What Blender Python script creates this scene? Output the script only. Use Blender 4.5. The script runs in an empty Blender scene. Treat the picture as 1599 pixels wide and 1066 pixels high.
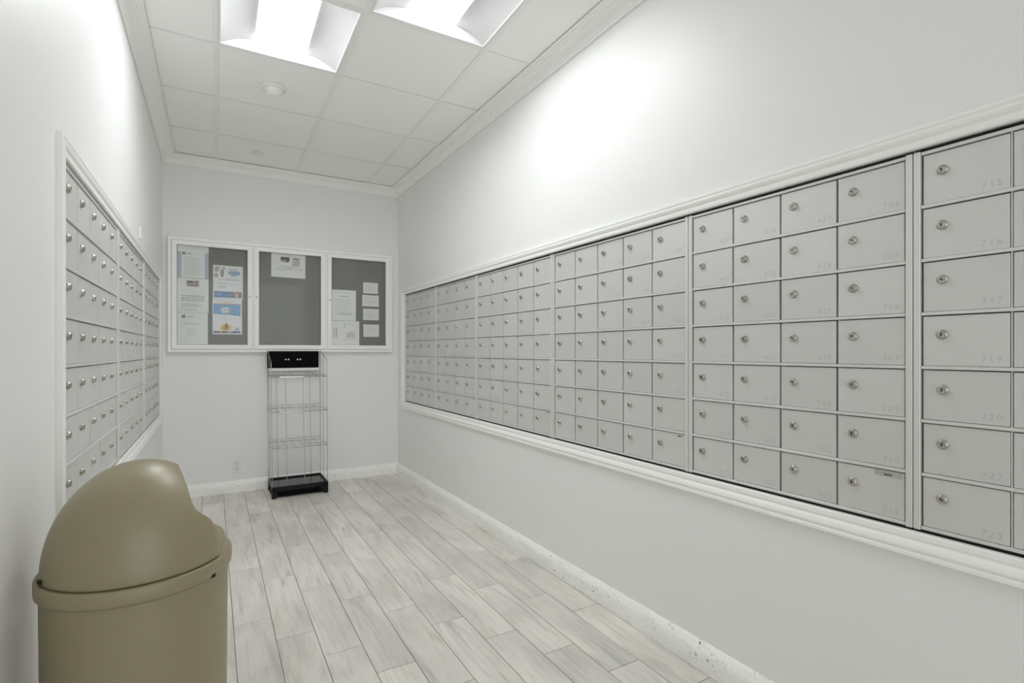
import bpy, bmesh, math, random
from mathutils import Vector, Matrix, Euler
random.seed(7)
PI = math.pi
scene = bpy.context.scene
COL = scene.collection

# ------------------------------------------------------------------ camera, world, exposure
EYE = 1.1828
F_PX, YAW, HORIZON = 805.42, 0.52545, 547.73
cam_data = bpy.data.cameras.new('camera')
cam = bpy.data.objects.new('camera', cam_data)
COL.objects.link(cam)
cam.location = (0, 0, EYE)
cam.rotation_euler = (PI / 2, 0, -YAW)
cam_data.sensor_width = 36.0
cam_data.lens = F_PX / 1599 * 36.0
cam_data.shift_y = (HORIZON - 533.0) / 1599
cam_data.clip_start = 0.02
scene.camera = cam

world = bpy.data.worlds.new('world')
scene.world = world
world.use_nodes = True
world.node_tree.nodes['Background'].inputs[0].default_value = (0.95, 0.975, 1.0, 1)
world.node_tree.nodes['Background'].inputs[1].default_value = 0.95

vs = scene.view_settings
vs.view_transform = 'Standard'
vs.look = 'None'
vs.exposure = 0.94
vs.gamma = 1.0
vs.use_curve_mapping = False
scene.cycles.max_bounces = 16
scene.cycles.diffuse_bounces = 12
scene.cycles.glossy_bounces = 5
scene.cycles.transparent_max_bounces = 12
scene.cycles.sample_clamp_indirect = 6.0
LAMP = 13.0          # emission of the troffer lenses


# ------------------------------------------------------------------ helpers
def lin(c):
    c = c / 255.0
    return c / 12.92 if c <= 0.04045 else ((c + 0.055) / 1.055) ** 2.4


def rgb(r, g, b):
    return (lin(r), lin(g), lin(b), 1.0)


class MB:
    """collects polygons; build() links them as ONE mesh object"""
    def __init__(self):
        self.v, self.f, self.m, self.s = [], [], [], []

    def poly(self, pts, mi=0, smooth=False):
        n = len(self.v)
        self.v += [tuple(p) for p in pts]
        self.f.append(list(range(n, n + len(pts))))
        self.m.append(mi)
        self.s.append(smooth)

    def box(self, x0, x1, y0, y1, z0, z1, mi=0):
        n = len(self.v)
        self.v += [(x0, y0, z0), (x1, y0, z0), (x1, y1, z0), (x0, y1, z0),
                   (x0, y0, z1), (x1, y0, z1), (x1, y1, z1), (x0, y1, z1)]
        for q in ((0, 3, 2, 1), (4, 5, 6, 7), (0, 1, 5, 4), (1, 2, 6, 5), (2, 3, 7, 6), (3, 0, 4, 7)):
            self.f.append([n + k for k in q])
            self.m.append(mi)
            self.s.append(False)

    def grid(self, rows, mi=0, smooth=True, close_u=False, close_v=False, flip=False):
        """rows: list of equally long point lists"""
        n = len(self.v)
        R, C = len(rows), len(rows[0])
        for r in rows:
            self.v += [tuple(p) for p in r]
        for i in range(R if close_v else R - 1):
            for j in range(C if close_u else C - 1):
                a, b = n + i * C + j, n + i * C + (j + 1) % C
                c, d = n + ((i + 1) % R) * C + (j + 1) % C, n + ((i + 1) % R) * C + j
                self.f.append([a, d, c, b] if flip else [a, b, c, d])
                self.m.append(mi)
                self.s.append(smooth)

    def lathe(self, prof, seg=24, mi=0, cx=0, cy=0, axis='z', smooth=True, cap0=False, cap1=False):
        """prof: list of (radius, height); axis 'z' or '-y' (height runs towards -Y)"""
        rows = []
        for r, h in prof:
            row = []
            for k in range(seg):
                a = 2 * PI * k / seg
                if axis == 'z':
                    row.append((cx + r * math.cos(a), cy + r * math.sin(a), h))
                else:
                    row.append((cx + r * math.cos(a), -h, cy + r * math.sin(a)))
            rows.append(row)
        self.grid(rows, mi, smooth, close_u=True)
        if cap0:
            self.poly(rows[0][::-1], mi)
        if cap1:
            self.poly(rows[-1], mi)

    def tube(self, pts, r, seg=6, mi=0, closed=False):
        pts = [Vector(p) for p in pts]
        rows = []
        n = len(pts)
        up = None
        for i, p in enumerate(pts):
            if closed:
                t = (pts[(i + 1) % n] - pts[i - 1]).normalized()
            else:
                t = (pts[min(i + 1, n - 1)] - pts[max(i - 1, 0)]).normalized()
            if up is None:
                up = Vector((0, 0, 1)) if abs(t.z) < 0.9 else Vector((0, 1, 0))
            a = t.cross(up)
            if a.length < 1e-4:
                a = t.cross(Vector((1, 0, 0)))
            a.normalize()
            b = a.cross(t).normalized()
            up = b
            rows.append([p + r * (math.cos(2 * PI * k / seg) * a + math.sin(2 * PI * k / seg) * b) for k in range(seg)])
        self.grid(rows, mi, True, close_u=True, close_v=closed)
        if not closed:
            self.poly(rows[0][::-1], mi)
            self.poly(rows[-1], mi)

    def mesh(self, name, mats, bevel=0.0, bseg=1, weld=False):
        me = bpy.data.meshes.new(name)
        me.from_pydata(self.v, [], self.f)
        for m in (mats if isinstance(mats, (list, tuple)) else [mats]):
            me.materials.append(m)
        for p, mi, s in zip(me.polygons, self.m, self.s):
            p.material_index = mi
            p.use_smooth = s
        bm = bmesh.new()
        bm.from_mesh(me)
        if weld:
            bmesh.ops.remove_doubles(bm, verts=bm.verts, dist=1e-5)
        bmesh.ops.recalc_face_normals(bm, faces=bm.faces)
        if bevel:
            bmesh.ops.bevel(bm, geom=list(bm.edges), offset=bevel, segments=bseg, affect='EDGES', profile=0.5, clamp_overlap=True)
        bm.to_mesh(me)
        bm.free()
        me.update()
        return me

    def build(self, name, mats, parent=None, loc=(0, 0, 0), rot=(0, 0, 0), **kw):
        return link(name, self.mesh(name, mats, **kw), parent, loc, rot)


def link(name, mesh, parent=None, loc=(0, 0, 0), rot=(0, 0, 0)):
    o = bpy.data.objects.new(name, mesh)
    COL.objects.link(o)
    o.parent = parent
    o.location = loc
    o.rotation_euler = rot
    return o


def tag(o, label=None, cat=None, group=None, kind=None):
    if label: o['label'] = label
    if cat: o['category'] = cat
    if group: o['group'] = group
    if kind: o['kind'] = kind
    return o


def thing(name, label, cat, loc, rz=0.0, group=None):
    o = bpy.data.objects.new(name, None)
    o.empty_display_size = 0.1
    COL.objects.link(o)
    o.location = loc
    o.rotation_euler = (0, 0, rz)
    return tag(o, label, cat, group)


def boxpart(name, mat, parent, x0, x1, y0, y1, z0, z1, bevel=0.0):
    m = MB()
    m.box(x0, x1, y0, y1, z0, z1)
    return m.build(name, mat, parent, bevel=bevel)


# ------------------------------------------------------------------ materials
def pmat(name, color, rough=0.5, metal=0.0, spec=0.5, bump=None, vary=0.0, mottled=None, coat=0.0):
    m = bpy.data.materials.new(name)
    m.use_nodes = True
    nt = m.node_tree
    b = nt.nodes['Principled BSDF']
    b.inputs['Base Color'].default_value = color
    b.inputs['Roughness'].default_value = rough
    b.inputs['Metallic'].default_value = metal
    b.inputs['Specular IOR Level'].default_value = spec
    if coat:
        b.inputs['Coat Weight'].default_value = coat
        b.inputs['Coat Roughness'].default_value = 0.15
    tc = nt.nodes.new('ShaderNodeTexCoord')
    last = None
    if mottled:
        sc, amt, col2 = mottled
        n = nt.nodes.new('ShaderNodeTexNoise')
        n.inputs['Scale'].default_value = sc
        n.inputs['Detail'].default_value = 4
        nt.links.new(tc.outputs['Object'], n.inputs['Vector'])
        mr = nt.nodes.new('ShaderNodeMapRange')
        mr.inputs[1].default_value, mr.inputs[2].default_value = 0.35, 0.7
        mr.inputs[3].default_value, mr.inputs[4].default_value = 0.0, amt
        nt.links.new(n.outputs[0], mr.inputs[0])
        mx = nt.nodes.new('ShaderNodeMix')
        mx.data_type = 'RGBA'
        mx.inputs['A'].default_value = color
        mx.inputs['B'].default_value = col2
        nt.links.new(mr.outputs[0], mx.inputs['Factor'])
        last = mx.outputs['Result']
    if vary:
        oi = nt.nodes.new('ShaderNodeObjectInfo')
        mr = nt.nodes.new('ShaderNodeMapRange')
        mr.inputs[3].default_value, mr.inputs[4].default_value = 1 - vary, 1 + vary
        nt.links.new(oi.outputs['Random'], mr.inputs[0])
        hs = nt.nodes.new('ShaderNodeHueSaturation')
        hs.inputs['Color'].default_value = color
        if last:
            nt.links.new(last, hs.inputs['Color'])
        nt.links.new(mr.outputs[0], hs.inputs['Value'])
        last = hs.outputs[0]
    if last:
        nt.links.new(last, b.inputs['Base Color'])
    if bump:
        sc, st = bump
        n = nt.nodes.new('ShaderNodeTexNoise')
        n.inputs['Scale'].default_value = sc
        n.inputs['Detail'].default_value = 3
        nt.links.new(tc.outputs['Object'], n.inputs['Vector'])
        bp = nt.nodes.new('ShaderNodeBump')
        bp.inputs['Strength'].default_value = st
        bp.inputs['Distance'].default_value = 0.002
        nt.links.new(n.outputs[0], bp.inputs['Height'])
        nt.links.new(bp.outputs[0], b.inputs['Normal'])
    return m


def emit(name, color, strength):
    m = bpy.data.materials.new(name)
    m.use_nodes = True
    nt = m.node_tree
    nt.nodes.remove(nt.nodes['Principled BSDF'])
    e = nt.nodes.new('ShaderNodeEmission')
    e.inputs[0].default_value = color
    e.inputs[1].default_value = strength
    nt.links.new(e.outputs[0], nt.nodes['Material Output'].inputs[0])
    return m


def glassmat():
    m = bpy.data.materials.new('clear_pane')
    m.use_nodes = True
    nt = m.node_tree
    nt.nodes.remove(nt.nodes['Principled BSDF'])
    t = nt.nodes.new('ShaderNodeBsdfTransparent')
    t.inputs[0].default_value = (0.99, 0.995, 0.99, 1)
    g = nt.nodes.new('ShaderNodeBsdfGlossy')
    g.inputs['Roughness'].default_value = 0.06
    fr = nt.nodes.new('ShaderNodeFresnel')
    fr.inputs[0].default_value = 1.33
    mx = nt.nodes.new('ShaderNodeMixShader')
    nt.links.new(fr.outputs[0], mx.inputs[0])
    nt.links.new(t.outputs[0], mx.inputs[1])
    nt.links.new(g.outputs[0], mx.inputs[2])
    nt.links.new(mx.outputs[0], nt.nodes['Material Output'].inputs[0])
    return m


def floor_tile_mat():
    m = bpy.data.materials.new('wood_look_porcelain')
    m.use_nodes = True
    nt = m.node_tree
    N, L = nt.nodes.new, nt.links.new
    b = nt.nodes['Principled BSDF']
    b.inputs['Roughness'].default_value = 0.42
    b.inputs['Specular IOR Level'].default_value = 0.45
    tc = N('ShaderNodeTexCoord')
    oi = N('ShaderNodeObjectInfo')
    mul = N('ShaderNodeVectorMath'); mul.operation = 'SCALE'
    cmb = N('ShaderNodeCombineXYZ')
    for k, q in enumerate((37.0, 53.0, 71.0)):
        mm = N('ShaderNodeMath'); mm.operation = 'MULTIPLY'; mm.inputs[1].default_value = q
        L(oi.outputs['Random'], mm.inputs[0]); L(mm.outputs[0], cmb.inputs[k])
    add = N('ShaderNodeVectorMath'); add.operation = 'ADD'
    L(tc.outputs['Object'], add.inputs[0]); L(cmb.outputs[0], add.inputs[1])

    def noise(scale, stretch, detail, lo, hi, dist=0.0):
        mp = N('ShaderNodeMapping')
        mp.inputs['Scale'].default_value = stretch
        L(add.outputs[0], mp.inputs[0])
        n = N('ShaderNodeTexNoise')
        n.inputs['Scale'].default_value = scale
        n.inputs['Detail'].default_value = detail
        n.inputs['Distortion'].default_value = dist
        L(mp.outputs[0], n.inputs['Vector'])
        r = N('ShaderNodeMapRange')
        r.inputs[1].default_value, r.inputs[2].default_value = lo, hi
        L(n.outputs[0], r.inputs[0])
        return r.outputs[0]

    def mix(fac, a, bcol, amt=1.0):
        mx = N('ShaderNodeMix'); mx.data_type = 'RGBA'
        mu = N('ShaderNodeMath'); mu.operation = 'MULTIPLY'; mu.inputs[1].default_value = amt
        L(fac, mu.inputs[0]); L(mu.outputs[0], mx.inputs['Factor'])
        if isinstance(a, tuple): mx.inputs['A'].default_value = a
        else: L(a, mx.inputs['A'])
        mx.inputs['B'].default_value = bcol
        return mx.outputs['Result']
    broad = noise(3.0, (1.6, 0.7, 1), 3, 0.35, 0.68, 0.4)
    c = mix(broad, rgb(233, 228, 221), rgb(211, 206, 199))
    streak = noise(7.0, (9.0, 0.55, 1), 4, 0.50, 0.72, 0.9)
    c = mix(streak, c, rgb(176, 174, 167), 0.42)
    blue = noise(4.0, (4.0, 0.5, 1), 3, 0.56, 0.74, 0.6)
    c = mix(blue, c, rgb(166, 171, 175), 0.6)
    brown = noise(5.0, (6.0, 0.6, 2), 4, 0.58, 0.76, 0.7)
    c = mix(brown, c, rgb(184, 174, 157), 0.6)
    fine = noise(30.0, (8.0, 0.5, 1), 3, 0.45, 0.8, 0.3)
    c = mix(fine, c, rgb(188, 185, 178), 0.15)
    hs = N('ShaderNodeHueSaturation')
    mr = N('ShaderNodeMapRange'); mr.inputs[3].default_value = 0.945; mr.inputs[4].default_value = 1.03
    L(oi.outputs['Random'], mr.inputs[0]); L(mr.outputs[0], hs.inputs['Value']); L(c, hs.inputs['Color'])
    L(hs.outputs[0], b.inputs['Base Color'])
    return m


M = {}
M['wall'] = pmat('white_semi_gloss_wall_paint', rgb(239, 239, 238), 0.42, spec=0.5, bump=(260, 0.02))
M['trim'] = pmat('white_trim_paint', rgb(247, 248, 245), 0.35)
M['tile'] = pmat('white_ceiling_tile', rgb(249, 250, 247), 0.85, bump=(500, 0.06))
M['tee'] = pmat('white_ceiling_tee', rgb(244, 244, 242), 0.5)
M['deck'] = pmat('ceiling_deck', rgb(190, 190, 186), 0.9)
M['reflector'] = pmat('white_reflector', rgb(200, 200, 200), 0.55)
M['lens'] = emit('lit_lens', (0.952, 0.976, 1.0, 1), LAMP * 1.12)
M['lens_dim'] = emit('lit_lens_dim', (0.952, 0.976, 1.0, 1), LAMP * 0.84)  # set weaker so the wall beside it does not clip
M['grout'] = pmat('grey_grout', rgb(130, 124, 115), 0.9, bump=(300, 0.2))
M['plank'] = floor_tile_mat()
M['alu'] = pmat('satin_aluminium_paint', rgb(216, 216, 214), 0.38, metal=0.25, vary=0.025, bump=(900, 0.015), mottled=(3.0, 0.35, rgb(206, 206, 204)))
M['alu_frame'] = pmat('satin_aluminium_frame', rgb(222, 222, 219), 0.34, metal=0.25)
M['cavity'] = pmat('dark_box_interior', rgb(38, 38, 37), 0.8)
M['nickel'] = pmat('tarnished_nickel', rgb(180, 178, 170), 0.30, metal=0.85, vary=0.12)
M['keyhole'] = pmat('black_keyhole', rgb(12, 12, 12), 0.6)
M['stamp'] = pmat('stamped_number', rgb(188, 188, 186), 0.45, metal=0.2)
M['sticker'] = pmat('silver_sticker', rgb(196, 196, 194), 0.35, metal=0.5)
M['ink'] = pmat('black_ink', rgb(40, 40, 42), 0.7)
M['bframe'] = pmat('white_anodised_frame', rgb(250, 250, 249), 0.35)
M['felt'] = pmat('grey_felt', rgb(142, 142, 137), 0.95, bump=(700, 0.3), mottled=(2.5, 0.5, rgb(134, 134, 130)))
M['pane'] = glassmat()
M['paper'] = pmat('white_paper', rgb(226, 226, 223), 0.8)
M['black'] = pmat('black_lacquer', rgb(6, 6, 7), 0.45, spec=0.3)
M['blackgloss'] = pmat('black_gloss_panel', rgb(8, 8, 9), 0.10, spec=0.35)
M['signblack'] = pmat('matt_black_sign', rgb(3, 3, 3), 0.75, spec=0.15)
M['white'] = pmat('white_plastic', rgb(235, 235, 232), 0.4)
M['chrome'] = pmat('chrome_wire', rgb(190, 190, 188), 0.18, metal=1.0)
M['bin'] = pmat('beige_bin_plastic', rgb(142, 132, 101), 0.40, spec=1.0, bump=(420, 0.03), mottled=(5.0, 0.35, rgb(134, 124, 93)))
M['slot'] = pmat('dark_slot', rgb(20, 18, 15), 0.8)


def rough_paint():
    m = pmat('lumpy_white_baseboard_paint', rgb(248, 249, 245), 0.4)
    nt = m.node_tree
    N, L = nt.nodes.new, nt.links.new
    b = nt.nodes['Principled BSDF']
    tc = N('ShaderNodeTexCoord')
    n1 = N('ShaderNodeTexNoise'); n1.inputs['Scale'].default_value = 60; n1.inputs['Detail'].default_value = 5
    n2 = N('ShaderNodeTexVoronoi'); n2.inputs['Scale'].default_value = 45
    L(tc.outputs['Object'], n1.inputs['Vector']); L(tc.outputs['Object'], n2.inputs['Vector'])
    r = N('ShaderNodeMapRange'); r.inputs[1].default_value = 0.05; r.inputs[2].default_value = 0.22
    L(n2.outputs['Distance'], r.inputs[0])
    ad = N('ShaderNodeMath'); ad.operation = 'ADD'
    L(n1.outputs[0], ad.inputs[0]); L(r.outputs[0], ad.inputs[1])
    bp = N('ShaderNodeBump'); bp.inputs['Strength'].default_value = 0.85; bp.inputs['Distance'].default_value = 0.005
    L(ad.outputs[0], bp.inputs['Height']); L(bp.outputs[0], b.inputs['Normal'])
    # small chips that show darker plaster
    n3 = N('ShaderNodeTexVoronoi'); n3.inputs['Scale'].default_value = 26
    L(tc.outputs['Object'], n3.inputs['Vector'])
    n4 = N('ShaderNodeTexNoise'); n4.inputs['Scale'].default_value = 9
    L(tc.outputs['Object'], n4.inputs['Vector'])
    c1 = N('ShaderNodeMath'); c1.operation = 'LESS_THAN'; c1.inputs[1].default_value = 0.13
    c2 = N('ShaderNodeMath'); c2.operation = 'GREATER_THAN'; c2.inputs[1].default_value = 0.53
    c3 = N('ShaderNodeMath'); c3.operation = 'MULTIPLY'
    L(n3.outputs['Distance'], c1.inputs[0]); L(n4.outputs[0], c2.inputs[0])
    L(c1.outputs[0], c3.inputs[0]); L(c2.outputs[0], c3.inputs[1])
    mx = N('ShaderNodeMix'); mx.data_type = 'RGBA'
    mx.inputs['A'].default_value = rgb(248, 249, 245); mx.inputs['B'].default_value = rgb(150, 148, 140)
    L(c3.outputs[0], mx.inputs['Factor']); L(mx.outputs['Result'], b.inputs['Base Color'])
    return m


M['rough'] = rough_paint()

# ------------------------------------------------------------------ the room: wall frames
# every wall frame: local +X runs to the right for someone facing the wall, local -Y points into the room
WR, BR = 1.6036, -0.0092     # right wall  x = WR + BR*y
WL, BL = -0.3625, 0.0034     # left wall   x = WL + BL*y
WB, BB = 4.9201, -0.0100     # back wall   y = WB + BB*x
Y0 = -3.0                    # open near end behind the camera
ZC = 2.7447                  # ceiling
ROT_R = math.atan2(-1, -BR)
ROT_L = math.atan2(1, BL)
ROT_B = math.atan2(BB, 1)
FRAMES = {'R': (Vector((WR, 0, 0)), ROT_R), 'L': (Vector((WL, 0, 0)), ROT_L), 'B': (Vector((0, WB, 0)), ROT_B)}


def on(fr, s, n=0.0, z=0.0):
    o, r = FRAMES[fr]
    return o + Vector((math.cos(r) * s, math.sin(r) * s, 0)) + n * Vector((math.sin(r), -math.cos(r), 0)) + Vector((0, 0, z))


def corner(w1, w2):
    if w1 in 'RL':
        a, b = (WR, BR) if w1 == 'R' else (WL, BL)
    y = (WB + BB * a) / (1 - BB * b) if w2 == 'B' else Y0
    return Vector((a + b * y, y, 0))


C_BR, C_BL, C_FR, C_FL = corner('R', 'B'), corner('L', 'B'), corner('R', 'F'), corner('L', 'F')
ROOM = [C_FL, C_FR, C_BR, C_BL]     # counter-clockwise seen from above


def inset(poly, d):
    out = []
    n = len(poly)
    for i in range(n):
        p0, p1, p2 = poly[i - 1], poly[i], poly[(i + 1) % n]
        a, b = (p1 - p0).normalized(), (p2 - p1).normalized()
        na, nb = Vector((-a.y, a.x, 0)), Vector((-b.y, b.x, 0))
        k = (na + nb)
        k = k / k.dot(na)
        out.append(p1 + k * d)
    return out


# walls with real openings for the two banks of mailboxes
HR = dict(s0=-4.713, s1=0.105, z0=0.705, z1=1.7130)
HL = dict(s0=1.822, s1=4.640, z0=0.705, z1=1.7130)


def wall_with_hole(name, fr, s0, s1, h):
    m = MB()
    T = 0.16
    m.box(s0, h['s0'], 0, T, 0, ZC + 0.1)
    m.box(h['s1'], s1, 0, T, 0, ZC + 0.1)
    m.box(h['s0'], h['s1'], 0, T, 0, h['z0'])
    m.box(h['s0'], h['s1'], 0, T, h['z1'], ZC + 0.1)
    o = m.build(name, M['wall'], None, FRAMES[fr][0], (0, 0, FRAMES[fr][1]))
    return tag(o, kind='structure')


wall_with_hole('wall_right', 'R', -(WB + 0.2), -Y0, HR)
wall_with_hole('wall_left', 'L', Y0, WB + 0.2, HL)
m = MB(); m.box(WL - 0.05, WR + 0.05, 0, 0.15, 0, ZC + 0.1)
tag(m.build('wall_back', M['wall'], None, FRAMES['B'][0], (0, 0, ROT_B)), kind='structure')
# near end left open behind the camera: even world light added as fill

# ------------------------------------------------------------------ floor: grout bed + separate wood-look planks
m = MB(); m.box(WL - 0.1, WR + 0.15, Y0 - 0.1, WB + 0.1, -0.06, -0.0025)
floor = tag(m.build('floor', M['grout']), kind='structure')
PX, PY, GAP = 0.1484, 0.6290, 0.0026
tile_cache = {}


def plank_mesh(w, l):
    k = (round(w, 4), round(l, 4))
    if k not in tile_cache:
        mb = MB()
        mb.box(-w / 2, w / 2, -l / 2, l / 2, -0.006, 0)
        tile_cache[k] = mb.mesh('floor_tile', M['plank'], bevel=0.0012)
    return tile_cache[k]


xw0, xw1 = WL + 0.005, WR - 0.02
for k in range(-4, 12):
    xa, xb = 0.0760 + PX * k, 0.0760 + PX * (k + 1)
    xa, xb = max(xa, xw0), min(xb, xw1)
    if xb - xa < 0.02:
        continue
    base = 2.517 - 0.2097 * k
    base -= math.floor((base - Y0) / PY) * PY
    ya = base - PY
    while ya < WB:
        y0_, y1_ = max(ya, Y0), min(ya + PY, WB - 0.005)
        if y1_ - y0_ > 0.02:
            link('floor_tile', plank_mesh(xb - xa - GAP, y1_ - y0_ - GAP), floor, ((xa + xb) / 2, (y0_ + y1_) / 2, 0))
        ya += PY

# ------------------------------------------------------------------ ceiling grid, tiles, troffers
OX, OY, GX, GY, GROT = 0.0051, 2.4019, 0.6096, 0.6292, 0.0088
m = MB(); m.box(-0.55, 1.9, -5.6, 2.75, 0.12, 0.16)
ceiling = tag(m.build('ceiling', M['deck'], None, (OX, OY, ZC), (0, 0, -GROT)), kind='structure')
LIGHTS = {(0, 0), (1, -1)}
XB = [-0.355, 0.0, GX, 2 * GX, 1.575]
ctile = {}
TW = 0.024
for j in range(-9, 4):
    for i in range(4):
        if (i - 1, j) in LIGHTS:
            continue
        x0, x1 = XB[i], XB[i + 1]
        w, l = x1 - x0 - 0.006, GY - 0.006
        key = (round(w, 3), round(l, 3))
        if key not in ctile:
            mb = MB(); mb.box(-w / 2, w / 2, -l / 2, l / 2, 0, 0.014)
            ctile[key] = mb.mesh('ceiling_tile', M['tile'], bevel=0.001)
        link('ceiling_tile', ctile[key], ceiling, ((x0 + x1) / 2, (j + 0.5) * GY, 0.0035 + random.uniform(0, 0.0012)))
mb = MB(); mb.box(-TW / 2, TW / 2, -9 * GY, 4 * GY, 0, 0.0025); mb.box(-0.002, 0.002, -9 * GY, 4 * GY, 0.0025, 0.035)
run_mesh = mb.mesh('main_tee', M['tee'], bevel=0.0004)
for i in range(3):
    link('main_tee', run_mesh, ceiling, (i * GX, 0, 0))
cross = {}
for j in range(-8, 4):
    for i in range(4):
        x0, x1 = XB[i] + (TW / 2 if i else 0), XB[i + 1] - (TW / 2 if i < 3 else 0)
        by_light = (i - 1, j) in LIGHTS or (i - 1, j - 1) in LIGHTS
        tw = TW if by_light else 0.009
        key = (round(x1 - x0, 4), tw)
        if key not in cross:
            mb = MB(); mb.box(-key[0] / 2 + 0.0004, key[0] / 2 - 0.0004, -tw / 2, tw / 2, 0.0004, 0.0026)
            cross[key] = mb.mesh('cross_tee', M['tee'], bevel=0.0003)
        link('cross_tee', cross[key], ceiling, ((x0 + x1) / 2, j * GY, 0))


def ceil_pt(x, y, z=0.0):
    c, s = math.cos(-GROT), math.sin(-GROT)
    return Vector((OX + c * x - s * y, OY + s * x + c * y, ZC + z))


def troffer(i, j, label, lens='lens'):
    p = ceil_pt((i + 0.5) * GX, (j + 0.5) * GY)
    t = thing('ceiling_light', label, 'ceiling light', p, -GROT, 'square recessed troffer lights')
    hx, hy = GX / 2 - TW / 2 - 0.001, GY / 2 - TW / 2 - 0.001
    # flat lip around the opening
    mb = MB()
    lip = 0.011
    mb.box(-hx, hx, -hy, -hy + lip, 0.001, 0.006); mb.box(-hx, hx, hy - lip, hy, 0.001, 0.006)
    mb.box(-hx, -hx + lip, -hy + lip, hy - lip, 0.001, 0.006); mb.box(hx - lip, hx, -hy + lip, hy - lip, 0.001, 0.006)
    mb.build('rim', M['tee'], t)
    ax, ay = hx - lip, hy - lip
    lw = 0.125
    for s in (-1, 1):
        mb = MB()
        rows = []
        for q in range(9):
            u = q / 8
            x = ax + (lw - ax) * u
            z = 0.004 + 0.058 * math.sin(u * PI / 2) ** 0.9
            rows.append([(s * x, -ay, z), (s * x, ay, z)])
        mb.grid(rows, 0, True)
        mb.build('side_reflector', M['reflector'], t)
        mb = MB()
        pts = [(-ax, s * ay, 0.004)]
        for q in range(17):
            u = q / 16
            x = -ax + 2 * ax * u
            d = min(1, (ax - abs(x)) / (ax - lw))
            pts.append((x, s * ay, 0.0045 + 0.058 * math.sin(d * PI / 2) ** 0.9))
        pts.append((ax, s * ay, 0.004))
        mb.poly(pts)
        mb.build('end_plate', M['reflector'], t)
    mb = MB()
    rows = []
    for q in range(9):
        a = -1 + 2 * q / 8
        rows.append([(a * lw, -ay + 0.002, 0.061 - 0.012 * (1 - a * a)), (a * lw, ay - 0.002, 0.061 - 0.012 * (1 - a * a))])
    mb.grid(rows, 0, True)
    mb.build('lens', M[lens], t)
    mb = MB(); mb.box(-hx, hx, -hy, hy, 0.07, 0.1)
    mb.build('housing', M['tee'], t)
    return t


troffer(0, 0, 'lit square ceiling light nearest the smoke detector')
troffer(1, -1, 'lit square ceiling light on the side of the long mailbox wall', 'lens_dim')

# crown moulding swept round the room: (inset from wall, height)
crown = [(0.001, ZC - 0.072), (0.010, ZC - 0.072), (0.012, ZC - 0.064), (0.017, ZC - 0.061), (0.022, ZC - 0.048),
         (0.034, ZC - 0.033), (0.048, ZC - 0.025), (0.054, ZC - 0.023), (0.056, ZC - 0.016), (0.064, ZC - 0.013),
         (0.072, ZC - 0.010), (0.074, ZC - 0.005), (0.085, ZC - 0.004), (0.085, ZC - 0.0005)]
mb = MB()
rows = []
for d, z in crown:
    rows.append([(p.x, p.y, z) for p in inset(ROOM, d)])
mb.grid(rows, 0, False, close_u=True)
tag(mb.build('trim_1', M['trim']), kind='structure')

# casing round the mailbox openings: (outward from opening, proud of wall)
CAS = [(0.0, -0.004), (0.0, 0.011), (0.003, 0.014), (0.013, 0.015), (0.016, 0.0125), (0.019, 0.0125), (0.026, 0.019), (0.033, 0.022),
       (0.037, 0.0215), (0.040, 0.0165), (0.043, 0.0165), (0.046, 0.0205), (0.053, 0.0205), (0.055, 0.018), (0.055, 0.0)]


def casing(name, fr, h):
    g = 0.0055
    s0, s1, z0, z1 = h['s0'] + g, h['s1'] - g, h['z0'] + 0.0045, h['z1'] - 0.0030
    mb = MB()
    rows = []
    for d, n in CAS:
        n *= 0.72 if fr == 'L' else 0.9
        db = d * 1.2
        rows.append([(s0 - d, -n, z0 - db), (s1 + d, -n, z0 - db), (s1 + d, -n, z1 + d), (s0 - d, -n, z1 + d)])
    mb.grid(rows, 0, False, close_u=True)
    return tag(mb.build(name, M['trim'], None, FRAMES[fr][0], (0, 0, FRAMES[fr][1])), kind='structure')


casing('trim_2', 'R', HR)
casing('trim_3', 'L', HL)


# baseboards: thick lumpy paint, sloped top
def baseboard(name, fr, s0, s1, amp, step):
    prof = [(0.024, 0.0), (0.025, 0.02), (0.024, 0.045), (0.023, 0.066), (0.020, 0.0715), (0.012, 0.083), (0.003, 0.0955), (-0.001, 0.0965)]
    n = max(2, int((s1 - s0) / step))
    rnd = random.Random(hash(fr) % 97 if False else {'R': 3, 'B': 5, 'L': 8}[fr])
    from mathutils import noise as nz
    rows = []
    for k in range(n + 1):
        s = s0 + (s1 - s0) * k / n
        row = []
        for q, (d, z) in enumerate(prof):
            e = nz.noise(Vector((s * 14, q * 0.9, rnd.random() * 0.15))) * 0.6 + nz.noise(Vector((s * 45, q * 2.1, 4.0))) * 0.4
            w = amp if 0 < q < 7 else amp * 0.4
            row.append((s, -(d + e * w), max(0.0, z + (0.5 * e * amp if q > 1 else 0))))
        rows.append(row)
    mb = MB()
    mb.grid(rows, 0, True)
    o = mb.build(name, M['rough'], None, FRAMES[fr][0], (0, 0, FRAMES[fr][1]))
    return tag(o, kind='structure')


baseboard('baseboard_right', 'R', -4.925, -Y0, 0.0062, 0.006)
baseboard('baseboard_back', 'B', C_BL.x, C_BR.x, 0.0022, 0.010)
baseboard('baseboard_left', 'L', Y0, 4.92, 0.0022, 0.02)

# ------------------------------------------------------------------ mailboxes
CP, RP = 0.1755, 0.1393         # door pitch across / up
NROW = 7
ZB0 = 0.7165                    # bottom of every unit
mb = MB(); mb.box(-0.0846, 0.0846, 0.0, 0.011, 0, RP - 0.0120)
DOOR_MESH = mb.mesh('door', M['alu'], bevel=0.0009)


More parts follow.
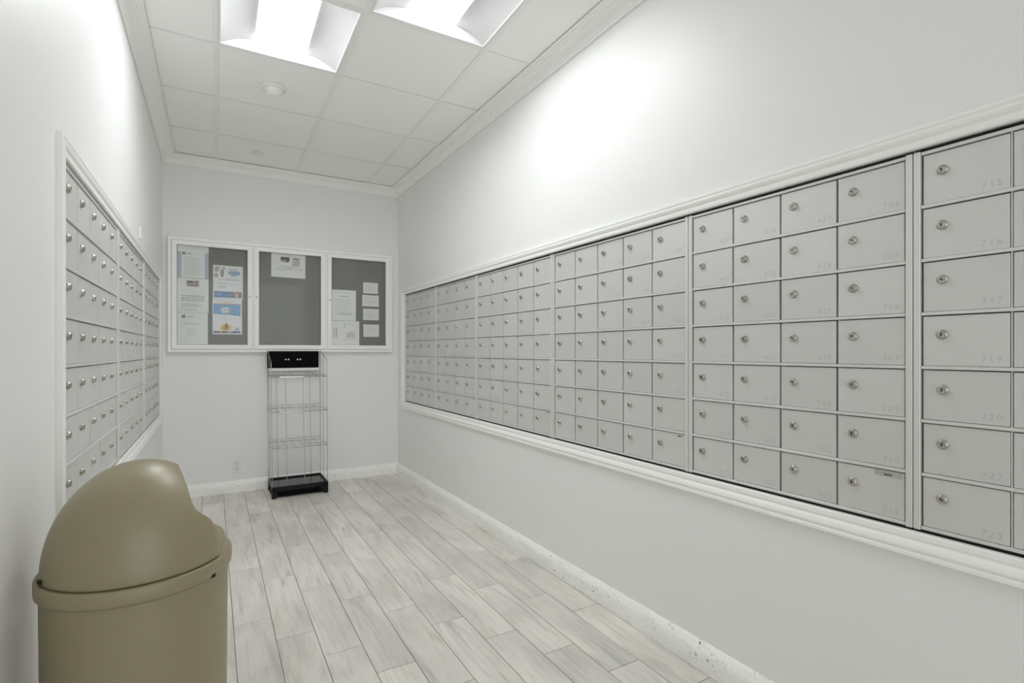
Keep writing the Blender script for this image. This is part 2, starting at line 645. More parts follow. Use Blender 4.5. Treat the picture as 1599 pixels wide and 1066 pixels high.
def lock_mesh(ang, r=0.0128):
    mb = MB()
    mb.lathe([(r, 0.0), (r, 0.0032), (r * 0.94, 0.0044), (r * 0.82, 0.0050), (r * 0.80, 0.0078), (r * 0.72, 0.0092), (r * 0.55, 0.0092), (r * 0.54, 0.0085)],
             18, 0, axis='-y', cap1=True)
    c, s = math.cos(ang), math.sin(ang)
    for (x0, x1, z0, z1) in ((-0.0012, 0.0012, -0.0052, 0.0030), (-0.0019, 0.0019, 0.0000, 0.0036)):
        pts = [(x0, z0), (x1, z0), (x1, z1), (x0, z1)]
        mb.poly([(c * x - s * z, -0.00865, s * x + c * z) for x, z in pts], 1)
    return mb.mesh('lock', [M['nickel'], M['keyhole']])


LOCKS = [lock_mesh(a, r) for a, r in ((0, 0.0128), (0.25, 0.0125), (-0.2, 0.0128), (0.8, 0.0120), (0.05, 0.0130))]
NUM_MESH = {}


def number_mesh(txt):
    if txt not in NUM_MESH:
        cu = bpy.data.curves.new('number', 'FONT')
        cu.body = txt
        cu.size = 0.0225
        cu.space_character = 1.28
        cu.align_x = 'RIGHT'
        cu.offset = -0.0003
        cu.extrude = 0.00008
        cu.resolution_u = 3
        ob = bpy.data.objects.new('number_tmp', cu)
        COL.objects.link(ob)
        bpy.context.view_layer.update()
        me = bpy.data.meshes.new_from_object(ob.evaluated_get(bpy.context.evaluated_depsgraph_get()))
        bpy.data.objects.remove(ob)
        bpy.data.curves.remove(cu)
        me.name = 'number'
        me.materials.clear()
        me.materials.append(M['stamp'])
        NUM_MESH[txt] = me
    return NUM_MESH[txt]


mb = MB(); mb.box(-0.033, 0.033, -0.0004, 0, -0.0075, 0.0075)
mb.poly([(-0.016, -0.00045, 0.002), (0.012, -0.00045, 0.002), (0.012, -0.00045, 0.0028), (-0.016, -0.00045, 0.0028)], 1)
mb.poly([(-0.010, -0.00045, -0.004), (0.009, -0.00045, -0.004), (0.010, -0.00045, -0.0005), (-0.009, -0.00045, -0.0005)], 1)
STICKER_BIG = mb.mesh('sticker', [M['sticker'], M['ink']])
mb = MB(); mb.box(-0.020, 0.020, -0.0004, 0, -0.005, 0.005)
mb.poly([(-0.010, -0.00045, -0.003), (0.008, -0.00045, -0.003), (0.010, -0.00045, 0.001), (-0.008, -0.00045, 0.001)], 1)
STICKER_SMALL = mb.mesh('sticker', [M['alu'], M['ink']])


def mailbox_unit(fr, s_door, ncol, jl, jr, label, numbers=None, sticker=None, dvy=0.010):
    """s_door: start of the first door column along the wall"""
    W = ncol * CP
    H = NROW * RP
    t = thing('mailbox_unit', label, 'mailboxes', on(fr, s_door, -0.006 if fr == 'R' else -0.001, ZB0), FRAMES[fr][1], 'banks of aluminium mailboxes')
    zr = [0.0053 + RP * k for k in range(NROW + 1)]     # rail centres
    top = zr[-1] + 0.0053
    jgap = 0.0012
    # side posts: a face strip with a return that runs back into the wall
    for (a, b) in ((-jl + jgap, -0.001), (W + 0.001, W + jr - jgap)):
        boxpart('side_post', M['alu_frame'], t, a, b, -0.006, 0.048, -0.001, top + 0.001, bevel=0.0012)
    mb = MB(); mb.box(0, W, -0.0040, 0.03, -0.0042, 0.0042)
    rail = mb.mesh('rail', M['alu_frame'], bevel=0.0010)
    for z in zr:
        link('rail', rail, t, (0, 0, z))
    mb = MB(); mb.box(-0.0014, 0.0014, dvy, 0.03, zr[0], zr[-1])
    dv = mb.mesh('divider', M['alu_frame'])
    for c in range(1, ncol):
        link('divider', dv, t, (c * CP, 0, 0))
    boxpart('back_panel', M['cavity'], t, -jl + 0.003, W + jr - 0.003, 0.030, 0.046, 0.0, top)
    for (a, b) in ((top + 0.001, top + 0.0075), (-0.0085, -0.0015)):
        boxpart('shade_strip', M['cavity'], t, -jl + 0.002, W + jr - 0.002, 0.003, 0.03, a, b)  # dark strips added as the shade line between casing and unit
    for c in range(ncol):
        for r in range(NROW):            # r = 0 is the top row
            zb = zr[NROW - 1 - r] + 0.0048
            d = link('door', DOOR_MESH, t, ((c + 0.5) * CP + random.uniform(-0.0004, 0.0004), random.uniform(-0.0004, 0.0006), zb + random.uniform(0, 0.0006)),
                     (random.uniform(-0.003, 0.003), random.uniform(-0.0012, 0.0012), random.uniform(-0.003, 0.003)))
            lk = link('lock', random.choice(LOCKS), d, (-CP / 2 + 0.0445 + random.uniform(-0.001, 0.001), 0, 0.0795 + random.uniform(-0.001, 0.001)))
            if numbers and numbers[c] and numbers[c][r]:
                link('number', number_mesh(numbers[c][r]), d, (CP / 2 - 0.0155, -0.0001, 0.0115), (PI / 2, 0, 0))
            if sticker and (c, r) == (ncol - 1, NROW - 1):
                if sticker == 'big':
                    link('sticker', STICKER_BIG, d, (0.0462, -0.0001, 0.1185), (0, 0.02, 0))
                else:
                    link('sticker', STICKER_SMALL, d, (0.058, -0.0001, 0.1195))
    return t


N5 = [['607', '609', '610', '611', '612', '614', '615'],
      ['618', '620', '622', '623', '624', '625', '626'],
      ['627', '628', '629', '630', '701', '702', '703'],
      ['704', '705', '706', '707', '709', '710', '711']]
N6 = [['715', '716', '717', '719', '720', '722', '723'], None, None, None]
N4 = [None, None, ['314', '315', None, None, None, None, None], ['324', '406', '407', None, None, None, None], ['520', '521', '522', '523', '525', None, None]]
J = 0.01775
# right wall: s = -y, the far end first
mailbox_unit('R', -4.668, 4, 0.034, J, 'bank of silver mailboxes in the far corner of the long wall', sticker='small')
mailbox_unit('R', -3.9305, 4, J, J, 'four-column bank of silver mailboxes, second from the far corner of the long wall', sticker='small')
mailbox_unit('R', -3.193, 5, J, J, 'five-column bank of silver mailboxes in the middle of the long wall, third from the corner', sticker='small')
mailbox_unit('R', -2.280, 5, J, J, 'five-column bank of silver mailboxes just left of the boxes numbered 607 to 711', numbers=N4, sticker='small')
mailbox_unit('R', -1.367, 4, J, J, 'four-column bank of silver mailboxes with numbers 704 to 711 in its last column', numbers=N5, sticker='big')
mailbox_unit('R', -0.6295, 4, J, J, 'nearest bank of silver mailboxes on the long wall, numbered 715 to 723', numbers=N6, dvy=0.001)
# left wall: s = +y, the near end first
mailbox_unit('L', 1.850, 5, 0.020, 0.0245, 'nearest bank of silver mailboxes on the left wall, above the beige bin')
mailbox_unit('L', 2.777, 5, 0.0235, 0.0350, 'middle bank of silver mailboxes on the left wall')
mailbox_unit('L', 3.725, 5, 0.0350, 0.0300, 'farthest bank of silver mailboxes on the left wall, next to the notice board')

# ------------------------------------------------------------------ notice board on the back wall
bx0, bx1, bz0, bz1 = -0.309, 1.487, 1.172, 2.091
bb = thing('bulletin_board', 'long white framed notice board with three glazed doors on the end wall', 'bulletin board', on('B', 0, 0, 0), ROT_B)
mb = MB()
prof = [(0.0, 0.0), (0.0, 0.046), (0.003, 0.050), (0.020, 0.050), (0.023, 0.047), (0.0235, 0.020)]
rows = [[(bx0 + d, -n, bz0 + d), (bx1 - d, -n, bz0 + d), (bx1 - d, -n, bz1 - d), (bx0 + d, -n, bz1 - d)] for d, n in prof]
mb.grid(rows, 0, False, close_u=True)
mb.build('outer_frame', M['bframe'], bb)
boxpart('felt_panel', M['felt'], bb, bx0 + 0.02, bx1 - 0.02, -0.019, -0.001, bz0 + 0.02, bz1 - 0.02)
DOORS = [(-0.2835, 0.2885), (0.3035, 0.8755), (0.8955, 1.4625)]
for (a, b) in ((DOORS[0][1], DOORS[1][0]), (DOORS[1][1], DOORS[2][0])):
    boxpart('mullion', M['bframe'], bb, a + 0.0015, b - 0.0015, -0.049, -0.019, bz0 + 0.022, bz1 - 0.022, bevel=0.001)
dz0, dz1 = bz0 + 0.0255, bz1 - 0.0255
for k, (a, b) in enumerate(DOORS):
    mb = MB()
    w = 0.036
    prof = [(0.0, 0.026), (0.0, 0.051), (0.002, 0.053), (w - 0.004, 0.053), (w, 0.049), (w, 0.026)]
    rows = [[(a + d, -n, dz0 + d), (b - d, -n, dz0 + d), (b - d, -n, dz1 - d), (a + d, -n, dz1 - d)] for d, n in prof]
    mb.grid(rows, 0, False, close_u=True, close_v=True)
    dr = mb.build('door', M['bframe'], bb)
    boxpart('pane', M['pane'], dr, a + w - 0.004, b - w + 0.004, -0.043, -0.039, dz0 + w - 0.004, dz1 - w + 0.004)
    lx = (b - 0.019) if k == 0 else (a + 0.018)
    mb = MB(); mb.lathe([(0.0075, 0.0525), (0.0075, 0.056), (0.006, 0.0575)], 12, 0, lx, 1.640, '-y', cap1=True)
    mb.build('lock', M['nickel'], dr)


# sheets of paper pinned to the felt; prints are flat coloured shapes on the sheet
def inkmat(c, cache={}):
    if c not in cache:
        cache[c] = pmat('print_%02x%02x%02x' % c, rgb(*c), 0.8)
    return cache[c]


def sheet(label, x0, x1, z0, z1, prints, n=0.0200, rot=0.0, paper=(250, 250, 248), group=None):
    w, h = x1 - x0, z1 - z0
    p = on('B', (x0 + x1) / 2, n, z0)
    o = thing('paper_sheet', label, 'paper', p, ROT_B, group)
    o.rotation_euler = (0, rot, ROT_B)
    mb = MB(); mb.box(-w / 2, w / 2, -0.0006, 0, 0, h)
    mb.build('page', inkmat(paper), o)
    if prints:
        mats, mb = [], MB()
        for q, (kind, args, c) in enumerate(prints):
            mt = inkmat(tuple(int(0.72 * q_ + 0.28 * 246) for q_ in c))
            if mt not in mats:
                mats.append(mt)
            y = -0.0007 - 0.00004 * q
            if kind == 'r':
                a, b_, c_, d_ = args
                pts = [(a, b_), (c_, b_), (c_, d_), (a, d_)]
            elif kind == 'e':
                cx, cy, rx, ry = args
                pts = [(cx + rx * math.cos(2 * PI * k / 20), cy + ry * math.sin(2 * PI * k / 20)) for k in range(20)]
            elif kind == 'c':        # cloud / burst outline
                cx, cy, rx, ry, lobes, dep = args
                pts = [(cx + rx * math.cos(2 * PI * k / 48) * (1 + dep * math.cos(lobes * 2 * PI * k / 48)),
                        cy + ry * math.sin(2 * PI * k / 48) * (1 + dep * math.cos(lobes * 2 * PI * k / 48))) for k in range(48)]
            else:
                pts = args
            mb.poly([((px - 0.5) * w, y, pz * h) for px, pz in pts], mats.index(mt))
        mb.build('print', mats, o)
    return o


def lines(x0, x1, z_top, n, dz, c, hgt=0.012, rag=0.25, seed=1):
    r = random.Random(seed)
    out = []
    for k in range(n):
        xe = x1 - (x1 - x0) * rag * r.random()
        x = x0
        while x < xe:
            wl = min(xe - x, r.uniform(0.04, 0.11))
            out.append(('r', (x, z_top - k * dz - hgt, x + wl, z_top - k * dz), c))
            x += wl + 0.018
    return out


G1, G2, G3 = (176, 176, 174), (150, 150, 150), (196, 196, 194)
sheet('white letter with pale blue side margins, top left in the notice board', -0.246, -0.031, 1.772, 2.052,
      [('r', (0.0, 0.0, 0.13, 0.74), (186, 192, 212)), ('r', (0.88, 0.0, 1.0, 0.74), (186, 192, 212)),
       ('r', (0.16, 0.66, 0.25, 0.74), (96, 104, 98)), ('r', (0.29, 0.685, 0.44, 0.715), (150, 154, 150)),
       ('r', (0.0, 0.84, 0.95, 0.85), G3)] + lines(0.2, 0.8, 0.58, 10, 0.052, G1, 0.012, 0.2, 2), rot=0.004)
sheet('white notice with a dark red and black heading box, below the blue-margined letter', -0.246, -0.031, 1.492, 1.7695,
      [('r', (0.28, 0.76, 0.70, 0.94), (206, 198, 194)), ('r', (0.31, 0.85, 0.50, 0.92), (96, 70, 70)), ('r', (0.53, 0.85, 0.66, 0.92), (166, 96, 84)),
       ('r', (0.31, 0.78, 0.67, 0.82), (120, 104, 102))] + lines(0.12, 0.9, 0.5, 3, 0.065, (168, 168, 167), 0.03, 0.06, 5)
      + lines(0.15, 0.86, 0.25, 2, 0.05, (160, 160, 160), 0.016, 0.3, 6) + lines(0.06, 0.7, 0.12, 2, 0.05, G1, 0.012, 0.3, 7))
sheet('white letter with a small dark crest, lowest in the left notice board door', -0.246, -0.036, 1.236, 1.4905,
      [('r', (0.14, 0.83, 0.26, 0.93), (128, 130, 128)), ('r', (0.32, 0.86, 0.52, 0.89), (188, 188, 186))]
      + lines(0.2, 0.74, 0.66, 1, 0.06, (158, 158, 158), 0.016, 0.05, 8) + lines(0.32, 0.62, 0.5, 3, 0.09, G1, 0.013, 0.3, 9))
sheet('event flyer with a blue title cloud and blue banner, upper of two colour flyers', 0.000, 0.217, 1.612, 1.8905,
      [('e', (0.12, 0.88, 0.07, 0.08), (168, 170, 150)), ('e', (0.30, 0.80, 0.07, 0.09), (176, 152, 132)), ('e', (0.10, 0.70, 0.07, 0.07), (170, 182, 198)),
       ('e', (0.30, 0.70, 0.05, 0.04), (150, 126, 96)), ('e', (0.36, 0.92, 0.04, 0.04), (178, 178, 160)), ('e', (0.2, 0.93, 0.05, 0.03), (196, 190, 178)),
       ('c', (0.70, 0.79, 0.22, 0.075, 9, 0.1), (150, 186, 216)), ('r', (0.52, 0.895, 0.84, 0.912), (196, 160, 160)),
       ('r', (0.56, 0.79, 0.86, 0.815), (112, 150, 190)), ('r', (0.62, 0.75, 0.80, 0.77), (128, 160, 196)),
       ('r', (0.60, 0.70, 0.78, 0.72), (140, 146, 170)),
       ('r', (0.18, 0.575, 0.88, 0.588), (150, 150, 156)), ('r', (0.40, 0.625, 0.86, 0.634), (176, 176, 178)), ('e', (0.84, 0.553, 0.08, 0.018), (244, 246, 247)),
       ('r', (0.10, 0.46, 0.52, 0.472), (168, 170, 178)), ('r', (0.14, 0.38, 0.46, 0.392), (172, 174, 182)), ('r', (0.14, 0.345, 0.42, 0.355), (176, 178, 184)),
       ('r', (0.56, 0.46, 0.88, 0.468), (182, 182, 186)), ('r', (0.56, 0.40, 0.84, 0.408), (184, 184, 188)),
       ('r', (0.04, 0.05, 0.96, 0.225), (88, 116, 172)), ('r', (0.07, 0.09, 0.32, 0.19), (128, 156, 200)),
       ('c', (0.52, 0.13, 0.15, 0.05, 7, 0.06), (118, 148, 196)), ('c', (0.79, 0.15, 0.10, 0.095, 5, 0.18), (206, 150, 128)), ('e', (0.80, 0.11, 0.03, 0.06), (232, 206, 190))],
      rot=0.006, paper=(248, 248, 248))
sheet('event flyer with a sky blue panel and golden leaves, lower of two colour flyers', -0.0025, 0.212, 1.321, 1.6110,
      [('r', (0.12, 0.935, 0.8, 0.945), (214, 190, 180)), ('r', (0.30, 0.905, 0.66, 0.915), (220, 196, 160)), ('r', (0.03, 0.845, 0.95, 0.875), (196, 150, 176)),
       ('p', ((0.03, 0.57), (0.55, 0.565), (0.95, 0.52), (0.95, 0.845), (0.03, 0.845)), (110, 174, 222)),
       ('c', (0.43, 0.69, 0.16, 0.085, 6, 0.07), (236, 238, 240)), ('p', ((0.34, 0.64), (0.42, 0.62), (0.33, 0.58)), (236, 238, 240)),
       ('r', (0.34, 0.675, 0.52, 0.705), (186, 194, 196)), ('c', (0.58, 0.70, 0.05, 0.035, 5, 0.2), (208, 170, 140)), ('r', (0.32, 0.585, 0.62, 0.597), (96, 116, 150)),
       ('e', (0.73, 0.665, 0.022, 0.02), (60, 74, 110)), ('e', (0.74, 0.575, 0.03, 0.018), (40, 50, 84)),
       ('r', (0.06, 0.50, 0.46, 0.507), (206, 196, 196)), ('r', (0.20, 0.42, 0.86, 0.427), (204, 204, 208)),
       ('r', (0.03, 0.04, 0.95, 0.085), (40, 42, 62)), ('r', (0.22, 0.05, 0.34, 0.08), (170, 150, 140)), ('r', (0.5, 0.05, 0.66, 0.08), (190, 178, 172)),
       ('c', (0.45, 0.19, 0.20, 0.10, 9, 0.16), (234, 206, 140)), ('c', (0.43, 0.19, 0.12, 0.08, 7, 0.22), (214, 158, 74)), ('c', (0.47, 0.23, 0.05, 0.09, 5, 0.3), (168, 96, 48)),
       ('e', (0.83, 0.14, 0.09, 0.065), (206, 208, 222)), ('e', (0.83, 0.14, 0.05, 0.035), (190, 194, 214))],
      n=0.0202, rot=-0.004, paper=(249, 249, 250))
sheet('single white sheet with two small photos at the top of the middle door', 0.4345, 0.711, 1.8245, 2.0465,
      [('r', (0.27, 0.60, 0.53, 0.80), (196, 196, 196)), ('r', (0.27, 0.68, 0.53, 0.80), (60, 56, 60)), ('p', ((0.33, 0.62), (0.46, 0.60), (0.53, 0.66), (0.46, 0.72), (0.44, 0.68)), (52, 50, 54)),
       ('e', (0.38, 0.66, 0.07, 0.03), (182, 178, 182)), ('r', (0.27, 0.64, 0.33, 0.67), (88, 84, 88)),
       ('r', (0.61, 0.47, 0.83, 0.80), (190, 190, 184)), ('c', (0.72, 0.76, 0.07, 0.022, 3, 0.1), (92, 92, 94)),
       ('r', (0.38, 0.85, 0.66, 0.862), (150, 150, 150)), ('r', (0.22, 0.42, 0.78, 0.434), (164, 164, 164)), ('r', (0.42, 0.365, 0.62, 0.385), (172, 172, 172)),
       ('r', (0.12, 0.32, 0.92, 0.335), (156, 156, 158)), ('r', (0.2, 0.27, 0.4, 0.28), (186, 186, 186))], rot=0.008, paper=(246, 246, 243))
sheet('white typed page in the right door, above the sheet with a small chart', 0.9385, 1.1530, 1.4615, 1.7440,
      [('r', (0.28, 0.785, 0.70, 0.80), (140, 140, 142)), ('r', (0.1, 0.90, 0.85, 0.91), (190, 190, 190))] + lines(0.12, 0.9, 0.70, 9, 0.062, (184, 184, 183), 0.012, 0.25, 11)
      + [('r', (0.34, 0.21, 0.82, 0.225), (164, 164, 164))], rot=0.003)
sheet('white sheet with blue side print and a small pink chart, bottom of the right door', 0.936, 1.1840, 1.2345, 1.4590,
      [('r', (0.06, 0.30, 0.10, 0.70), (190, 198, 216)), ('r', (0.14, 0.32, 0.19, 0.72), (172, 184, 212)), ('r', (0.44, 0.74, 0.47, 0.92), (188, 188, 188)),
       ('r', (0.55, 0.32, 0.60, 0.50), (168, 164, 172)), ('r', (0.62, 0.30, 0.80, 0.54), (228, 214, 210)), ('r', (0.82, 0.28, 0.84, 0.52), (206, 176, 176)),
       ('r', (0.42, 0.24, 0.86, 0.252), (200, 178, 178)), ('r', (0.62, 0.55, 0.78, 0.565), (196, 170, 166)), ('r', (0.55, 0.86, 0.8, 0.872), G3)], n=0.0201)
for k, (a, b, c, d, r, lab) in enumerate((
        (1.2195, 1.3580, 1.7245, 1.8270, 0.006, 'small white card, topmost of the four in the right door'),
        (1.2115, 1.3660, 1.6020, 1.7085, 0.010, 'small white card, second from the top in the right door'),
        (1.2190, 1.3675, 1.4735, 1.5805, 0.004, 'small white card, third from the top in the right door'),
        (1.2225, 1.3690, 1.3160, 1.4320, -0.010, 'small white card, lowest of the four in the right door'))):
    sheet(lab, a, b, c, d, lines(0.1, 0.92, 0.84, 6, 0.12, (192, 192, 190), 0.025, 0.35, 20 + k), rot=r, group='cards in the right notice board door', paper=(252, 252, 249))

# ------------------------------------------------------------------ wire literature rack
rk = thing('wire_rack', 'empty silver wire leaflet rack with black base and black sign', 'display rack', (0.6200, 4.680, 0), -0.004)
RX0, RX1, RYF, RYB = -0.2130, 0.2150, -0.1750, 0.1750
BH = 0.094
# base: open tray rim with an inset glossy panel and four tapered feet
mb = MB()
prof = [(0.0, BH - 0.034), (0.0, BH), (0.014, BH), (0.016, BH - 0.010), (0.016, BH - 0.034)]
rows = [[(RX0 + d, RYF + d, z), (RX1 - d, RYF + d, z), (RX1 - d, RYB - d, z), (RX0 + d, RYB - d, z)] for d, z in prof]
mb.grid(rows, 0, False, close_u=True, close_v=True)
mb.build('base_rim', M['black'], rk)
boxpart('base_panel', M['blackgloss'], rk, RX0 + 0.016, RX1 - 0.016, RYF + 0.016, RYB - 0.016, BH - 0.016, BH - 0.010)
boxpart('under_shade_panel', M['black'], rk, RX0 + 0.006, RX1 - 0.006, RYF + 0.034, RYB - 0.006, 0.004, 0.014)  # black sheet added in place of the shade under the base
mb = MB(); mb.tube([(RX0 + 0.004, RYF + 0.01, BH + 0.0012), (RX0 + 0.004, RYB - 0.004, BH + 0.0012), (RX1 - 0.004, RYB - 0.004, BH + 0.0012), (RX1 - 0.004, RYF + 0.01, BH + 0.0012)], 0.0026)
mb.build('base_wire', M['chrome'], rk)
for sx in (0, 1):
    for sy in (0, 1):
        x = (RX0, RX1)[sx]; y = (RYF, RYB)[sy]
        dx, dy = (1, -1)[sx], (1, -1)[sy]
        mb = MB()
        t_, b_ = 0.044, 0.030
        topq = [(x, y), (x + dx * t_, y), (x + dx * t_, y + dy * t_), (x, y + dy * t_)]
        botq = [(x, y), (x + dx * b_, y), (x + dx * b_, y + dy * b_), (x, y + dy * b_)]
        zt, zb = BH - 0.016, 0.0
        mb.poly([(px, py, zt) for px, py in topq]); mb.poly([(px, py, zb) for px, py in botq])
        for k in range(4):
            k2 = (k + 1) % 4
            mb.poly([(*botq[k], zb), (*botq[k2], zb), (*topq[k2], zt), (*topq[k], zt)])
        mb.build('leg', M['black'], rk, weld=True)
WRAD = 0.0026
for sx, x in ((0, RX0 + 0.004), (1, RX1 - 0.004)):
    mb = MB()
    yf, yb = RYF + 0.012, RYB - 0.004
    dx = -0.003 if sx else -0.010
    mb.tube([(x, yf, BH), (x + dx * 0.5, yf, 0.6), (x + dx, yf, 1.085), (x + dx, yf + 0.02, 1.110), (x + dx, yb - 0.07, 1.172), (x + dx, yb - 0.02, 1.186), (x + dx, yb, 1.176), (x, yb, BH)], WRAD)
    mb.build('side_frame', M['chrome'], rk)
    mb = MB(); mb.tube([(x, 0.02, BH), (x + dx, 0.02, 1.145)], 0.0022)
    mb.build('side_wire', M['chrome'], rk)
for fr_, yy in ((0.185, RYB - 0.004), (0.81, RYB - 0.004), (0.265, RYF + 0.012), (0.575, RYF + 0.012)):
    x = RX0 + (RX1 - RX0) * fr_
    mb = MB(); mb.tube([(x, yy, BH - 0.006), (x - 0.014, yy, 0.975)], 0.0021)
    mb.build('upright_wire', M['chrome'], rk)
for z in (0.400, 0.690, 0.972):
    k = -0.008 * (z / 1.0)
    x0, x1, yf, yb = RX0 + 0.004 + k, RX1 - 0.004 + k, RYF + 0.012, RYB - 0.004
    mb = MB(); mb.tube([(x0, yf, z), (x1, yf, z), (x1, yb, z), (x0, yb, z)], 0.0026, closed=True)
    sh = mb.build('shelf', M['chrome'], rk)
    mb = MB(); mb.tube([(x0, yf - 0.003, z + 0.022), (x1, yf - 0.003, z + 0.022)], 0.0024)
    mb.build('front_bar', M['chrome'], sh)
    mb = MB(); mb.tube([(x0, yb, z + 0.022), (x1, yb, z + 0.022)], 0.0026)
    mb.build('back_bar', M['chrome'], sh)
    boxpart('price_channel', M['chrome'], sh, x0 + 0.06, x0 + 0.245, yf - 0.008, yf - 0.004, z - 0.005, z + 0.005, bevel=0.001)
    for q in (0.13, 0.27, 0.42, 0.58, 0.72, 0.87):
        mb = MB()
        xx = x0 + (x1 - x0) * q
        mb.tube([(xx, yf, z), (xx, yb, z), (xx, yb, z + 0.022)], 0.0020)
        mb.build('cross_wire', M['chrome'], sh)
# sign panel along the back top
sg = boxpart('sign', M['signblack'], rk, RX0 - 0.006, RX1 - 0.022, RYB - 0.024, RYB - 0.012, 1.036, 1.181, bevel=0.0015)
boxpart('sign_rail', M['white'], sg, RX0 - 0.002, RX1 - 0.022, RYB - 0.025, RYB - 0.011, 1.012, 1.034)
boxpart('sign_edge', M['white'], sg, RX0 - 0.002, RX1 - 0.022, RYB - 0.022, RYB - 0.014, 1.182, 1.187)
wS = (RX1 - 0.022) - (RX0 - 0.006)
for q in (0.345, 0.400, 0.575, 0.630):
    mb = MB(); mb.lathe([(0.0062, 0.0), (0.0062, 0.0008)], 14, 0, 0, 0, '-y', cap1=True)
    mb.build('dot', M['white'], sg, loc=(RX0 - 0.006 + q * wS, RYB - 0.0240, 1.109))

# ------------------------------------------------------------------ round bin with a hooded dome lid
bn = thing('waste_bin', 'beige plastic round waste bin with hooded dome lid by the left wall', 'trash can', (-0.1457, 1.481, 0), 0)
RB, RR, ZR0, ZR1 = 0.1785, 0.187, 0.664, 0.699
mb = MB()
mb.lathe([(0.150, 0.0), (0.168, 0.004), (0.172, 0.012), (0.174, 0.1), (RB, ZR0 - 0.01), (RB, ZR0 + 0.02)], 72, cap0=True)
mb.build('body', M['bin'], bn)
mb = MB()
mb.lathe([(RB - 0.002, ZR0 + 0.004), (RR - 0.003, ZR0), (RR - 0.0005, ZR0 + 0.003), (RR, ZR0 + 0.008), (RR, ZR1 - 0.006), (RR - 0.0015, ZR1 - 0.0015), (RR - 0.005, ZR1), (RB + 0.0005, ZR1 - 0.001),
          (0.1725, ZR1 - 0.001), (0.1722, ZR1 + 0.026), (0.1705, ZR1 + 0.0295), (0.166, ZR1 + 0.030), (0.128, ZR1 + 0.024), (0.126, ZR1 + 0.020), (0.126, ZR1 - 0.02)], 96)
mb.build('lid_rim', M['bin'], bn)
# hood: ellipsoid shell, cut away towards +X and away from the camera
HZ = 0.2285
CLAT = [(0.020, 0.152), (0.027, 0.150), (0.073, 0.141), (0.088, 0.134), (0.100, 0.124), (0.112, 0.111), (0.123, 0.101), (0.140, 0.094), (0.174, 0.086), (0.195, 0.079), (0.206, 0.0745)]


def interp(tab, x):
    if x <= tab[0][0]: return tab[0][1]
    for (a, b), (c, d) in zip(tab, tab[1:]):
        if x <= c: return b + (d - b) * (x - a) / (c - a)
    return tab[-1][1]


THETA = math.radians(27)
AX = math.radians(5.62) + THETA      # direction of the opening, from +X towards +Y
NA = 96
rows = []
levels = [0.002 + (0.198 - 0.002) * k / 40 for k in range(41)] + [0.2005, 0.203, 0.2055, 0.208, 0.211, 0.214, 0.2165, 0.219, 0.2215, 0.224, 0.226, 0.2275, 0.2283]
for z in levels:
    R = 0.1775 * math.sqrt(max(0.0, 1 - (z / HZ) ** 2))
    c = interp(CLAT, z)
    if z <= 0.206:
        a0 = THETA + (math.acos(c / R) if R > c else 0.0)
    else:
        a0 = THETA * max(0.0, 1 - ((z - 0.206) / 0.009)) ** 0.5
    rows.append([(R * math.cos(AX + a0 + (2 * PI - 2 * a0) * k / NA), R * math.sin(AX + a0 + (2 * PI - 2 * a0) * k / NA), ZR1 + z) for k in range(NA + 1)])
mb = MB()
mb.grid(rows, 0, True)
mb.poly(rows[-1][:-1], 0, True)
hood = mb.build('hood', M['bin'], bn, weld=True)
sd = hood.modifiers.new('thickness', 'SOLIDIFY')
sd.thickness = 0.004
sd.offset = -1
sm = hood.modifiers.new('soft_edge', 'BEVEL')
sm.width = 0.0012; sm.segments = 2; sm.limit_method = 'ANGLE'; sm.angle_limit = math.radians(50)
for az in (math.radians(205), math.radians(-38)):
    mb = MB(); mb.box(-0.006, 0.006, -0.002, 0.004, -0.004, 0.004)
    rr = RR - 0.003 if az < 0 else RB + 0.001
    zz = ZR0 + 0.004 if az < 0 else ZR1 + 0.008
    mb.build('clip_slot', M['slot'], bn, loc=(rr * math.cos(az), rr * math.sin(az), zz), rot=(0, 0, az - PI / 2), bevel=0.001)

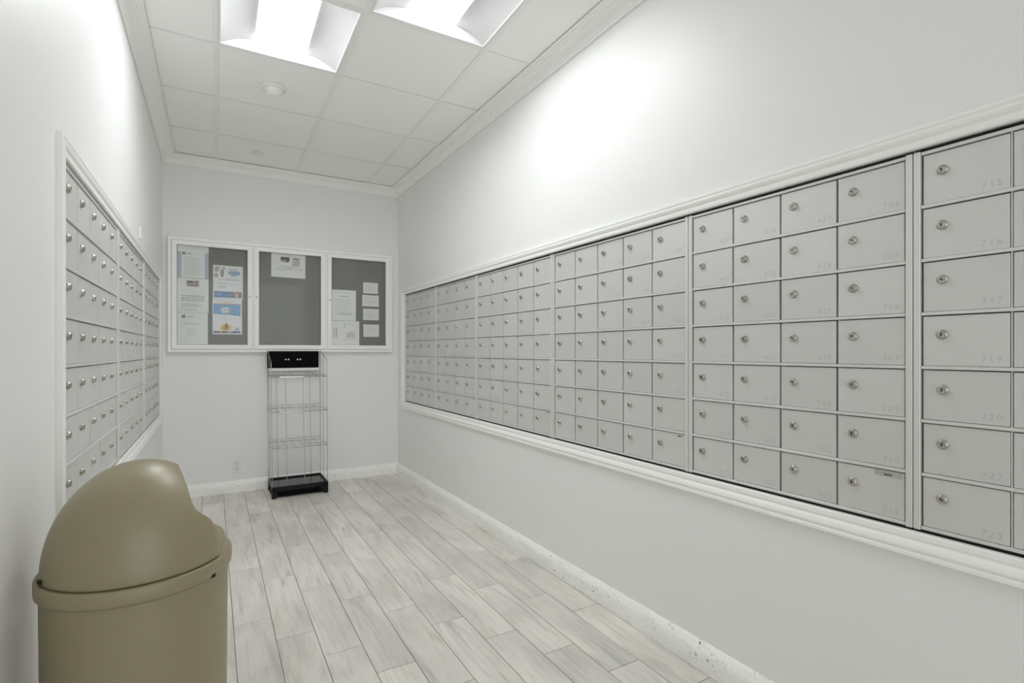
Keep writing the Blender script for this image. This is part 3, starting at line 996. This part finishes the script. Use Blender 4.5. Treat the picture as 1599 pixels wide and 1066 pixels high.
# ------------------------------------------------------------------ small fixtures
ol = thing('wall_outlet', 'small white duplex power outlet low on the end wall', 'outlet', on('B', 0.174, 0.0, 0.158), ROT_B)
boxpart('cover_plate', M['white'], ol, -0.035, 0.035, -0.006, 0, 0, 0.116, bevel=0.002)
for z in (0.039, 0.077):
    mb = MB(); mb.lathe([(0.0165, 0.006), (0.0165, 0.0078), (0.0155, 0.0083)], 16, 0, 0, z, '-y', cap1=True)
    rc = mb.build('receptacle', M['paper'], ol)
    for dx in (-0.006, 0.006):
        boxpart('contact_slot', M['slot'], rc, dx - 0.001, dx + 0.001, -0.0087, -0.0082, z - 0.001, z + 0.007)
    boxpart('ground_hole', M['slot'], rc, -0.002, 0.002, -0.0087, -0.0082, z - 0.010, z - 0.006)

sk = thing('smoke_detector', 'round white smoke detector on the ceiling beside the light', 'smoke detector', (0.3130, 3.365, ZC + 0.003), 0)
mb = MB(); mb.lathe([(0.068, 0.0), (0.068, -0.006), (0.064, -0.012), (0.052, -0.017)], 40, cap1=True)
mb.build('base_ring', M['white'], sk)
mb = MB(); mb.lathe([(0.050, -0.016), (0.046, -0.030), (0.040, -0.040), (0.034, -0.044)], 40, cap1=True)
mb.build('sensor_dome', M['white'], sk)
mb = MB(); mb.lathe([(0.0335, -0.0435), (0.0335, -0.0465), (0.031, -0.048)], 40, cap1=True)
mb.build('vent_cap', M['tee'], sk)
sp = thing('sprinkler_cover', 'flat round white sprinkler cover on the ceiling by the end wall', 'sprinkler', (0.3095, 4.545, ZC + 0.003), 0)
mb = MB(); mb.lathe([(0.030, 0.0), (0.030, -0.006)], 28)
mb.build('collar', M['tee'], sp)
mb = MB(); mb.lathe([(0.040, -0.005), (0.041, -0.007), (0.038, -0.010)], 32, cap0=True, cap1=True)
mb.build('cover_disc', M['white'], sp)
hk = thing('wall_plate', 'narrow white plate standing out from the left wall above the mailboxes', 'wall plate', on('L', 3.500, 0.0, 1.800), ROT_L)
boxpart('plate', M['white'], hk, -0.02, 0.02, -0.005, 0, 0, 0.07, bevel=0.002)
boxpart('face', M['tee'], hk, -0.014, 0.014, -0.0065, -0.005, 0.006, 0.064, bevel=0.001)
